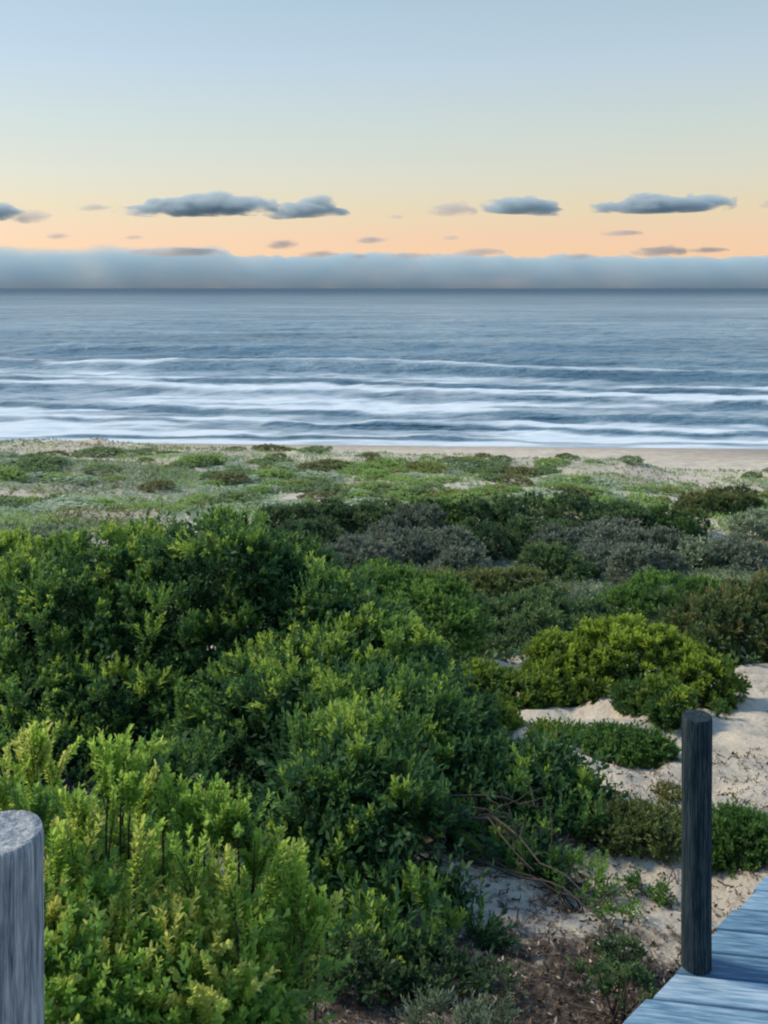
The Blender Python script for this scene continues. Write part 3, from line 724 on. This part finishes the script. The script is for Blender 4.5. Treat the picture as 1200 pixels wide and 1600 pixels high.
for k in range(46):
    if k < 10: px, py_, Y = [(462, 1120, 4.9), (522, 1118, 4.9), (598, 1090, 4.9), (632, 1110, 4.9), (250, 920, 6.6), (290, 960, 6.5), (60, 950, 6.7), (655, 1200, 4.9), (20, 1060, 6.2), (560, 1180, 4.7)][k]
    else:
        e_ = bigE[g1.integers(0, len(bigE))]; dd = rdir(1, g1)[0]; dd[1] = -abs(dd[1]); dd[2] = abs(dd[2])
        pw_ = np.array(e_[:3])+dd*np.array(e_[3:])*.95; px, py_, Y = None, None, None
    tp = at(px, py_, Y) if px is not None else pw_+np.array([0, 0, .12])
    if tp[2] < zg(tp[0], tp[1])+.15: continue
    tq = g1.uniform(.5, .85)
    for q in range(9):
        s0 = tp-np.array([0, 0, .2])+g1.normal(size=3)*.015; e0 = tp+np.array([g1.normal()*.05, g1.normal()*.05, -abs(g1.normal())*.04])
        v = e0-s0; l = np.linalg.norm(v)
        shoots(G, (s0-bb)[None], (v/l)[None], np.array([l]), 24, .042, .014, np.array([np.clip(tq+g1.normal()*.06, 0, 1)]), g1, (.75, .3), 6, .25)
G.build('new_growth', M_big, big)

g2 = np.random.default_rng(21)
frE = [EL(60, 1570, 2.55, .40, .35, .30), EL(290, 1640, 2.6, .28, .3, .40), EL(20, 1400, 2.9, .28, .3, .24), EL(200, 1450, 2.95, .20, .25, .28), EL(345, 1500, 2.85, .17, .22, .22), EL(420, 1600, 2.75, .09, .16, .22)]
fb = np.array([-.75, 2.75, zg(-.75, 2.75)])
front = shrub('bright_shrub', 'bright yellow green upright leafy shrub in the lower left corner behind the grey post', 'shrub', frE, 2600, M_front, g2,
              leaf=(.024, .0105), m=34, sl=(.08, .16), fan=6, spread=.34, start=.25, up=.78, rnd=.22, tint=(.55, .3), per=5, rr=(.10, .17), base=fb, br=.012, toplit=.4, ang=(.95, .5), inner=.5)
# tall sprigs standing out of its top
G = Geo(); st = Geo()
sprig = [(15, 1165, 2.85), (38, 1150, 2.9), (-20, 1170, 2.8), (62, 1128, 2.9), (88, 1150, 3.0), (172, 1155, 2.85), (195, 1148, 2.9), (225, 1150, 2.95), (185, 1180, 2.8), (212, 1185, 2.85), (235, 1200, 3),
         (252, 1215, 2.9), (272, 1222, 2.85), (288, 1222, 2.9), (310, 1222, 2.85), (333, 1225, 2.9), (360, 1232, 2.85), (372, 1240, 2.8), (345, 1250, 2.8), (385, 1262, 2.85), (412, 1296, 2.8), (430, 1310, 2.75),
         (450, 1340, 2.75), (465, 1365, 2.8), (480, 1400, 2.75), (495, 1390, 2.8), (120, 1240, 2.7), (140, 1262, 2.7), (230, 1290, 2.6), (300, 1300, 2.6), (355, 1330, 2.6), (60, 1230, 2.7), (100, 1290, 2.6)]
for (px, py_, Y) in sprig:
    tp = at(px, py_, Y); Ln = g2.uniform(.20, .30)
    bs = tp-np.array([g2.normal()*.03, g2.normal()*.03, Ln])
    st.tube([bs-fb-np.array([0, 0, .12]), bs-fb, (bs+tp)/2-fb], [.004, .0035, .0025], 5)
    tq = np.clip(g2.normal(.74, .16), 0, 1)
    for q in range(8):
        s0 = bs+(tp-bs)*g2.uniform(.1, .55); e0 = tp+np.array([g2.normal()*.035, g2.normal()*.03, -abs(g2.normal())*.035])
        v = e0-s0; l = np.linalg.norm(v)
        shoots(G, (s0-fb)[None], (v/l)[None], np.array([l]), 44, .024, .0105, np.array([np.clip(tq+g2.normal()*.08, 0, 1)]), g2, (.9, .38), 6, .1)
        st.tube([s0-fb, e0-fb], [.002, .001], 4)
G.build('new_growth', M_front, front); st.build('twigs', M_bark, front)

def simple(name, label, cat, blobs, n, mat, seed, **kw):
    g = np.random.default_rng(seed)
    E = [EL(*b) for b in blobs]
    E = [(e_[0], e_[1], max(e_[2], float(zg(e_[0], e_[1]))+.25*e_[5]), *e_[3:]) for e_ in E]   # never sunk under the sand
    return shrub(name, label, cat, E, n, mat, g, **kw)
near = dict(leaf=(.034, .012), m=14, sl=(.04, .09), per=7, rr=(.10, .2), br=.008)
simple('spreading_shrub', 'sprawling green shrub with bright yellow green tips, beside the sand behind the dark post', 'shrub',
       [(990, 1065, 8.2, .62, .55, .5), (905, 1060, 8.3, .45, .45, .36), (1080, 1080, 8.0, .35, .4, .32), (1045, 1135, 7.2, .16, .25, .15)], 3000, M_yel, 31, **{**near, 'leaf': (.05, .018), 'tint': (.5, .3), 'toplit': .5, 'rr': (.14, .24)})
simple('low_shrub', 'low yellow green mound of shrub at the left foot of the sprawling shrub', 'shrub',
       [(790, 1090, 7.9, .34, .35, .17), (750, 1075, 7.9, .2, .25, .17), (850, 1085, 8.0, .22, .3, .17)], 1300, M_yel, 32, **{**near, 'leaf': (.042, .016), 'tint': (.62, .25), 'toplit': .3})
simple('low_shrub', 'narrow strip of low dark green shrub lying across the sand left of the dark post', 'shrub',
       [(960, 1196, 6.3, .28, .22, .11), (1020, 1193, 6.25, .15, .15, .10), (905, 1196, 6.4, .16, .16, .07)], 900, M_green, 33, **{**near, 'leaf': (.03, .012), 'rr': (.05, .09), 'tint': (.5, .2)})
simple('low_shrub', 'low olive green shrub growing along the sand just behind the middle of the dark post', 'shrub',
       [(985, 1325, 5.0, .26, .18, .09), (1045, 1335, 4.95, .2, .18, .09), (930, 1315, 5.1, .16, .16, .07)], 1000, M_olive, 34, **{**near, 'leaf': (.026, .010), 'rr': (.05, .09), 'tint': (.6, .2)})
simple('low_shrub', 'small bushy green shrub between the dark post and the right edge, beside the deck', 'shrub',
       [(1150, 1330, 4.9, .2, .18, .15), (1190, 1310, 5.0, .1, .12, .08), (1110, 1350, 4.9, .1, .15, .1)], 900, M_green, 35, **{**near, 'leaf': (.026, .010), 'rr': (.05, .09), 'tint': (.42, .25)})
simple('seedling_shrub', 'thin twiggy little shrub with sparse light leaves at the right foot of the largest shrub', 'shrub',
       [(915, 1375, 4.6, .17, .14, .09), (960, 1420, 4.35, .09, .1, .05), (880, 1365, 4.6, .1, .1, .08)], 190, M_green, 36, **{**near, 'leaf': (.022, .009), 'rr': (.05, .09), 'tint': (.75, .2), 'm': 9, 'inner': 0})
simple('low_plant', 'small dark green plant tucked against the corner of the deck at the bottom', 'plant',
       [(990, 1545, 3.55, .07, .08, .05), (930, 1530, 3.65, .08, .08, .05)], 160, M_dark, 37, **{**near, 'leaf': (.02, .008), 'rr': (.02, .05), 'tint': (.6, .3), 'm': 9, 'sl': (.02, .05), 'inner': .1})
simple('low_plant', 'loose grey green ground plant with thin upright stems at the bottom centre', 'plant',
       [(690, 1595, 3.5, .13, .1, .04), (770, 1600, 3.5, .09, .08, .035)], 230, M_silver, 38, **{**near, 'leaf': (.026, .006), 'rr': (.03, .06), 'tint': (.15, .25), 'm': 10, 'sl': (.03, .09), 'inner': 0})
simple('low_plant', 'dark low plant in the shade below the largest shrub, next to the loose ground plant', 'plant',
       [(560, 1530, 3.8, .22, .15, .11), (660, 1520, 3.85, .2, .15, .08), (760, 1540, 3.75, .12, .1, .05)], 460, M_dark, 39, **{**near, 'leaf': (.024, .009), 'rr': (.03, .07), 'tint': (.6, .3), 'm': 10, 'sl': (.03, .08)})
simple('low_plant', 'tiny leafy plant beside the top of the dark post, on the sand', 'plant',
       [(1124, 1108, 7.3, .07, .07, .05)], 60, M_green, 40, **{**near, 'leaf': (.02, .01), 'rr': (.02, .04), 'per': 3, 'm': 8, 'sl': (.02, .05)})
simple('low_shrub', 'flat bright green shrub along the sand edge at the right side of the largest shrub', 'shrub',
       [(760, 1130, 6.9, .24, .2, .10), (860, 1175, 6.5, .12, .14, .07)], 900, M_yel, 41, **{**near, 'leaf': (.03, .013), 'rr': (.05, .1), 'tint': (.65, .25)})
simple('low_plant', 'little orange brown and olive plant on open sand just left of the dark post', 'plant',
       [(1045, 1262, 5.6, .07, .08, .03)], 80, M_rust, 42, **{**near, 'leaf': (.02, .009), 'rr': (.02, .05), 'per': 3, 'm': 8, 'sl': (.02, .05), 'tint': (.95, .1)})
simple('low_plant', 'thin green plant on the pale sand below the olive strip left of the dark post', 'plant',
       [(1035, 1400, 4.5, .05, .06, .03), (1000, 1385, 4.6, .07, .07, .03)], 70, M_green, 43, **{**near, 'leaf': (.02, .008), 'rr': (.02, .04), 'per': 3, 'm': 8, 'sl': (.02, .06)})
simple('low_plant', 'dark scrappy plant between the sparse twiggy shrub and the foot of the dark post', 'plant',
       [(970, 1490, 3.95, .09, .08, .04)], 110, M_dark, 44, **{**near, 'leaf': (.02, .008), 'rr': (.02, .05), 'per': 4, 'm': 8, 'sl': (.02, .06), 'tint': (.7, .3)})
simple('low_shrub', 'dark green skirt of shrub under the lower end of the sprawling shrub', 'shrub',
       [(1045, 1135, 7.1, .17, .2, .12), (1000, 1115, 7.4, .18, .2, .11)], 700, M_green, 45, **{**near, 'leaf': (.034, .014), 'rr': (.06, .12), 'tint': (.35, .25)})
mid = dict(leaf=(.055, .02), m=10, sl=(.06, .12), per=8, rr=(.16, .34), br=.015, shape=4)
simple('rusty_shrub', 'tall rusty brown and green shrub at the right edge above the sand', 'shrub',
       [(1150, 1010, 10.2, .62, .6, .6), (1225, 1010, 10.4, .6, .6, .65), (1090, 1000, 10.4, .4, .5, .36)], 2600, M_rust, 51, **{**mid, 'tint': (.5, .3), 'toplit': .3})
simple('round_shrub', 'rounded fresh green shrub in front of the grey scrub, right of centre', 'shrub',
       [(1040, 945, 13.5, .75, .6, .42), (985, 955, 13.3, .42, .5, .3), (1110, 955, 13.6, .55, .5, .32), (1180, 960, 13.8, .5, .5, .32)], 2200, M_green, 52, **{**mid, 'tint': (.5, .3), 'toplit': .4})
simple('dark_shrub', 'dark blue green shrub with an even low crown, behind the low yellow green mound', 'shrub',
       [(830, 1000, 11.0, .75, .6, .42), (720, 990, 11.2, .6, .6, .48), (910, 985, 11.4, .4, .5, .28), (770, 1020, 10.6, .5, .5, .3)], 2600, M_dark, 53, **{**mid, 'tint': (.72, .25), 'toplit': .6})
simple('olive_shrub', 'olive brown shrub with upright tips, in the middle in front of the grey scrub', 'shrub',
       [(820, 925, 16, .5, .5, .42), (700, 935, 15.5, .9, .6, .42), (770, 930, 15.8, .5, .5, .36)], 2000, M_olive, 54, **{**mid, 'tint': (.5, .3), 'toplit': .35})
simple('olive_shrub', 'reddish olive shrub just beyond the right shoulder of the largest shrub', 'shrub',
       [(610, 930, 14, .55, .5, .4), (570, 925, 14.2, .4, .4, .34)], 1300, M_olive, 55, **{**mid, 'tint': (.4, .3), 'toplit': .35})
simple('leafy_shrub', 'fresh green shrub with bright tufts rising behind the right side of the largest shrub', 'shrub',
       [(655, 985, 9.5, .5, .6, .5), (600, 960, 9.7, .5, .5, .42), (700, 1000, 9.3, .28, .4, .38)], 2400, M_green, 56, **{**mid, 'leaf': (.05, .017), 'm': 13, 'tint': (.6, .3), 'toplit': .5})
# the dark bank around the hollow: individual shrubs
gk = np.random.default_rng(61)
far = dict(leaf=(.085, .035), m=8, sl=(.08, .16), per=8, rr=(.2, .45), br=.02, shape=4)
bank = [(455, 815, 27, .9, M_dark, .35), (520, 808, 27.5, 1.0, M_dark, .40), (590, 812, 27.5, 1.1, M_dark, .5), (680, 812, 28, 1.0, M_green, .0), (745, 815, 28, .9, M_dark, .35), (820, 815, 28, 1.2, M_dark, .45),
        (905, 822, 27.5, 1.1, M_dark, .4), (985, 822, 27, 1.0, M_dark, .55), (1050, 828, 26.5, .9, M_green, .0), (1110, 826, 30, 1.1, M_rust, .4), (1150, 812, 31, .9, M_rust, .3),
        (500, 850, 25, .9, M_dark, .3), (560, 865, 23.5, .9, M_grey, .4), (620, 858, 24.5, 1.0, M_grey, .5), (690, 862, 24.5, 1.0, M_grey, .55), (650, 835, 26.5, .8, M_grey, .35), (760, 858, 25, .9, M_dark, .4),
        (830, 850, 25.5, .9, M_dark, .5), (890, 862, 24.5, 1.0, M_grey, .4), (960, 860, 25, 1.0, M_grey, .6), (930, 890, 22.5, .9, M_grey, .45), (870, 900, 21.5, .8, M_dark, .6), (1030, 875, 24, .9, M_grey, .3),
        (1100, 880, 23.5, .8, M_silver, .3), (1170, 885, 23, .8, M_grey, .5), (720, 895, 20.5, .8, M_grey, .4), (1000, 905, 20.5, .8, M_grey, .5), (1190, 860, 26, .8, M_silver, .5)]
kinds = {M_dark.name: ('dark_shrub', 'dark green'), M_green.name: ('green_shrub', 'fresh green'), M_grey.name: ('grey_shrub', 'grey leafless looking'), M_rust.name: ('rusty_shrub', 'rusty brown'), M_silver.name: ('silver_shrub', 'pale silvery green')}
def where(px, py_):
    h = 'far left' if px < 530 else 'left' if px < 650 else 'centre left' if px < 740 else 'centre' if px < 850 else 'centre right' if px < 960 else 'right' if px < 1080 else 'far right'
    v = 'upper rim' if py_ < 830 else 'middle slope' if py_ < 870 else 'floor'
    return h, v
seen = {}
for k, (px, py_, Y, r_, m_, t_) in enumerate(bank):
    x = (px-600)*Y/F; z = float(zg(x, Y)); h = .46*r_+.16
    nm, ds = kinds[m_.name]; hh, vv = where(px, py_)
    lb = f'{ds} shrub on the {vv} of the hollow, {hh}'
    if lb in seen: lb = lb.replace(' shrub on', ' taller shrub on') if 'taller' not in lb else lb; 
    if lb in seen: lb += ' end'
    seen[lb] = 1
    E = [(x, Y, z+.1, r_*1.0, r_*.9, h), (x+gk.uniform(-.6, .6)*r_, Y-.3, z+.05, r_*.7, r_*.7, h*.8)]
    shrub(nm, lb, 'shrub', E, 900, m_, gk, group='shrubs in the scrubby hollow behind the largest shrub', **{**far, 'tint': (t_+.15, .3), 'toplit': .3})

# the shrubs filling the ground between, mostly seen as crowns
for (px, Y, r_, m_, lb) in [(420, 19, 1.0, M_dark, 'dark shrub hidden mostly behind the top of the largest shrub, in the middle'), (250, 22, 1.2, M_dark, 'dark shrub peeping over the crest of the largest shrub'),
                          (480, 15, .8, M_green, 'green shrub showing over the sloping right crest of the largest shrub'), (60, 24, 1.2, M_silver, 'silvery shrub far left just above the crest of the largest shrub')]:
    x = (px-600)*Y/F; z = float(zg(x, Y))
    shrub('low_shrub', lb, 'shrub', [(x, Y, z+.1, r_, r_, .5*r_)], 800, m_, gk, **{**far, 'tint': (.5, .3), 'toplit': .3})

# ------------------------------------------------------------------ foredune scrub
gd = np.random.default_rng(77)
protos = []
specs = [('dune_shrub', 'dark green low rounded shrub scattered on the far foredune', D_dark, .75), ('dune_shrub', 'fresh green low shrub scattered on the far foredune', D_green, .6),
         ('saltbush', 'grey green low saltbush clump scattered on the far foredune', D_silver, .4), ('dune_shrub', 'yellow green low shrub scattered on the far foredune', D_yel, .45), ('dune_shrub', 'rusty olive low shrub scattered on the far foredune', D_olive, .45)]
for (nm, lb, m_, t_) in specs:
    root = empty(nm, (0, 0, 0)); tag(root, lb, 'shrub', {D_dark.name: 'dark dune shrubs', D_green.name: 'green dune shrubs', D_silver.name: 'grey saltbushes', D_yel.name: 'yellow green dune shrubs', D_olive.name: 'olive dune shrubs'}[m_.name])
    G = Geo(); E = lumps([(0, 0, .02, .55, .5, .26), (.3, .1, .0, .4, .4, .2)], 6, (.12, .24), gd)
    P, Nn = crown_points(E, 230, gd, lambda x, y: x*0-.03)
    D = nrmz(Nn*.6+np.array([0, 0, .5])+gd.normal(size=P.shape)*.35)
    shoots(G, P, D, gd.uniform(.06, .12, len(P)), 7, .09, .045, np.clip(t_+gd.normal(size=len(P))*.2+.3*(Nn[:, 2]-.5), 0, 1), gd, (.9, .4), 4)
    G.build('foliage', m_, root); protos.append((root, []))
LB = {}
used = [0]*5
cnt = 0; tries = 0
while cnt < 285 and tries < 6000:
    tries += 1
    py_ = gd.uniform(698, 800); px = gd.uniform(-60, 1260)
    # march to find the ground in this direction
    Yt = np.linspace(29, 62, 120); xt = (px-600)*Yt/F; zt = EYE-(py_-450)*Yt/F
    below = np.nonzero(zg(xt, Yt) > zt)[0]
    if not len(below): continue
    Y = Yt[below[0]]; x = (px-600)*Y/F
    den = fbm(x*.16, Y*.16, 500, 3)
    if gd.random() > sst(.38, .62, den)*.9+.1: continue
    zone = fbm(x*.09, Y*.12, 520, 2)
    if Y > 52: pr = [.45, .2, .1, .05, .2]
    elif px < 520: pr = [.32, .16, .40, .05, .07]
    else: pr = [.16, .36, .18, .18, .12]
    k = gd.choice(5, p=pr)
    sc = gd.uniform(.55, 1.7); sz = gd.uniform(.45, .95)*sc**.5
    if k == 2: sz *= .6
    z = float(zg(x, Y))-.03
    root = protos[k][0]
    if used[k] == 0:
        root.location = (x, Y, z); root.rotation_euler = (0, 0, gd.uniform(0, 6.28)); root.scale = (sc, sc, sz)
    else: copy_thing(root, (x, Y, z), gd.uniform(0, 6.28), (sc*gd.uniform(.8, 1.6), sc, sz))
    ob = root if used[k] == 0 else LAST[0]
    side = ['far left', 'left', 'centre left', 'centre', 'centre right', 'right', 'far right'][int(np.clip((px+1)/1200*7, 0, 6))]
    row = 'on the dune crest by the beach' if Y > 54 else 'on the back foredune' if Y > 46 else 'on the middle foredune' if Y > 38 else 'on the near foredune'
    size = 'broad' if sc > 1.25 else 'middling' if sc > .85 else 'small'
    ds_ = ['dark green shrub', 'fresh green shrub', 'grey green saltbush', 'yellow green shrub', 'rusty olive shrub'][k]
    ob['label'] = f'{size} {ds_} {row}, {side}'
    LB.setdefault(ob['label'], []).append((px, ob))
    used[k] += 1; cnt += 1

nw = ['', '', 'two', 'three', 'four', 'five', 'six', 'seven', 'eight', 'nine']
od = ['', 'second', 'third', 'fourth', 'fifth', 'sixth', 'seventh', 'eighth']
for lb, lst in LB.items():
    if len(lst) < 2: continue
    lst.sort(key=lambda t: t[0]); n_l = len(lst)
    pl_ = lb.replace(' shrub ', ' shrubs ').replace(' saltbush ', ' saltbushes ')
    for q, (_, ob) in enumerate(lst):
        ob['label'] = ('leftmost of ' if q == 0 else 'rightmost of ' if q == n_l-1 else od[q]+' from left of ')+nw[min(n_l, 9)]+' '+pl_
# mats of ground cover: one uncountable mass
def cover(name, label, mat, n, yr, dens_seed, thr, leaf, h, tint, seed, xs_=.75):
    g = np.random.default_rng(seed)
    y = yr[0]*(yr[1]/yr[0])**g.random(n*4); x = g.uniform(-1, 1, n*4)*(y*xs_)
    d = fbm(x*.35, y*.28, dens_seed, 4)+.25*mat_f(x, y)
    ok = (d > thr)&(g.random(len(x)) < sst(thr, thr+.06, d)); x = x[ok][:n]; y = y[ok][:n]
    z = zg(x, y)
    P = np.stack([x, y, z], -1); D = nrmz(np.stack([g.normal(size=len(x))*.5, g.normal(size=len(x))*.5, np.ones(len(x))], -1))
    tn = np.clip(tint+.9*(fbm(x*.5, y*.5, dens_seed+9, 3)-.5)+g.normal(size=len(x))*.12, 0, 1)
    G = Geo(); shoots(G, P, D, g.uniform(h*.4, h, len(x)), 5, leaf, leaf*.5, tn, g, (1.2, .6), 4)
    o = G.build(name, mat); tag(o, label, 'ground cover', kind='stuff')
cover('dune_groundcover', 'grey green creeping ground cover over the foredune', D_silver, 17000, (28, 61), 600, .56, .11, .08, .45, 1)
cover('dune_grass', 'green low grassy growth over the foredune', D_green, 14000, (27, 61), 640, .575, .11, .14, .6, 2)
cover('dune_heath', 'olive brown heath along the dune crest', D_olive, 12000, (27, 62), 660, .56, .11, .14, .5, 3)
cover('undergrowth', 'low mixed undergrowth between the shrubs of the hollow', M_dark, 16000, (9.5, 28), 680, .46, .08, .12, .75, 4, .6)
cover('grey_undergrowth', 'grey dry undergrowth between the shrubs of the hollow', M_grey, 12000, (11, 28), 690, .47, .08, .14, .55, 5, .6)

# ------------------------------------------------------------------ litter near the deck
gl = np.random.default_rng(88)
G = Geo()
for k in range(420):
    y = gl.uniform(3.1, 5.2); x = gl.uniform(-.6, 2.2)
    if x-y > -2.55 and y > 3.2 and x > .7: continue
    if gl.random() > .25+1.6*float(litter_f(x, y)): continue
    z = float(zg(x, y)); a = gl.uniform(0, 6.28); l = gl.uniform(.04, .22)
    s_ = np.linspace(-.5, .5, 5)[:, None]; d = np.array([math.cos(a), math.sin(a), gl.normal()*.12])
    p = np.array([x, y, z+.008])+d*s_*l+np.cumsum(gl.normal(size=(5, 3)), 0)*l*.035
    G.tube(p, gl.uniform(.0012, .0045)*np.linspace(1, .5, 5), 5, a=gl.random())
o = G.build('twig_litter', M_bark); tag(o, 'dry fallen twigs scattered over the ground beside the deck', 'twigs', kind='stuff')
M_lit = leaf_mat('dry leaves', [(0, (.05, .03, .02)), (.4, (.13, .09, .06)), (.7, (.34, .28, .22)), (1, (.66, .58, .48))], .1, .8)
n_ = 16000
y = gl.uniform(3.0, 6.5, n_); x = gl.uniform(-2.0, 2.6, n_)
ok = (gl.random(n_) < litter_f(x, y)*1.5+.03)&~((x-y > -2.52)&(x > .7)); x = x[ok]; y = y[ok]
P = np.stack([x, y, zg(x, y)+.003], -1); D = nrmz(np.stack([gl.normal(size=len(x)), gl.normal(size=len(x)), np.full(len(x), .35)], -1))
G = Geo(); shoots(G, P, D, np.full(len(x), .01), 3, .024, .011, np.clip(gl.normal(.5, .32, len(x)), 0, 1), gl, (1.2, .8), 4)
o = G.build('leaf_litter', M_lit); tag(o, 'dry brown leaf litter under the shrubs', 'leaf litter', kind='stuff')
print('verts', sum(len(m.vertices) for m in bpy.data.meshes))
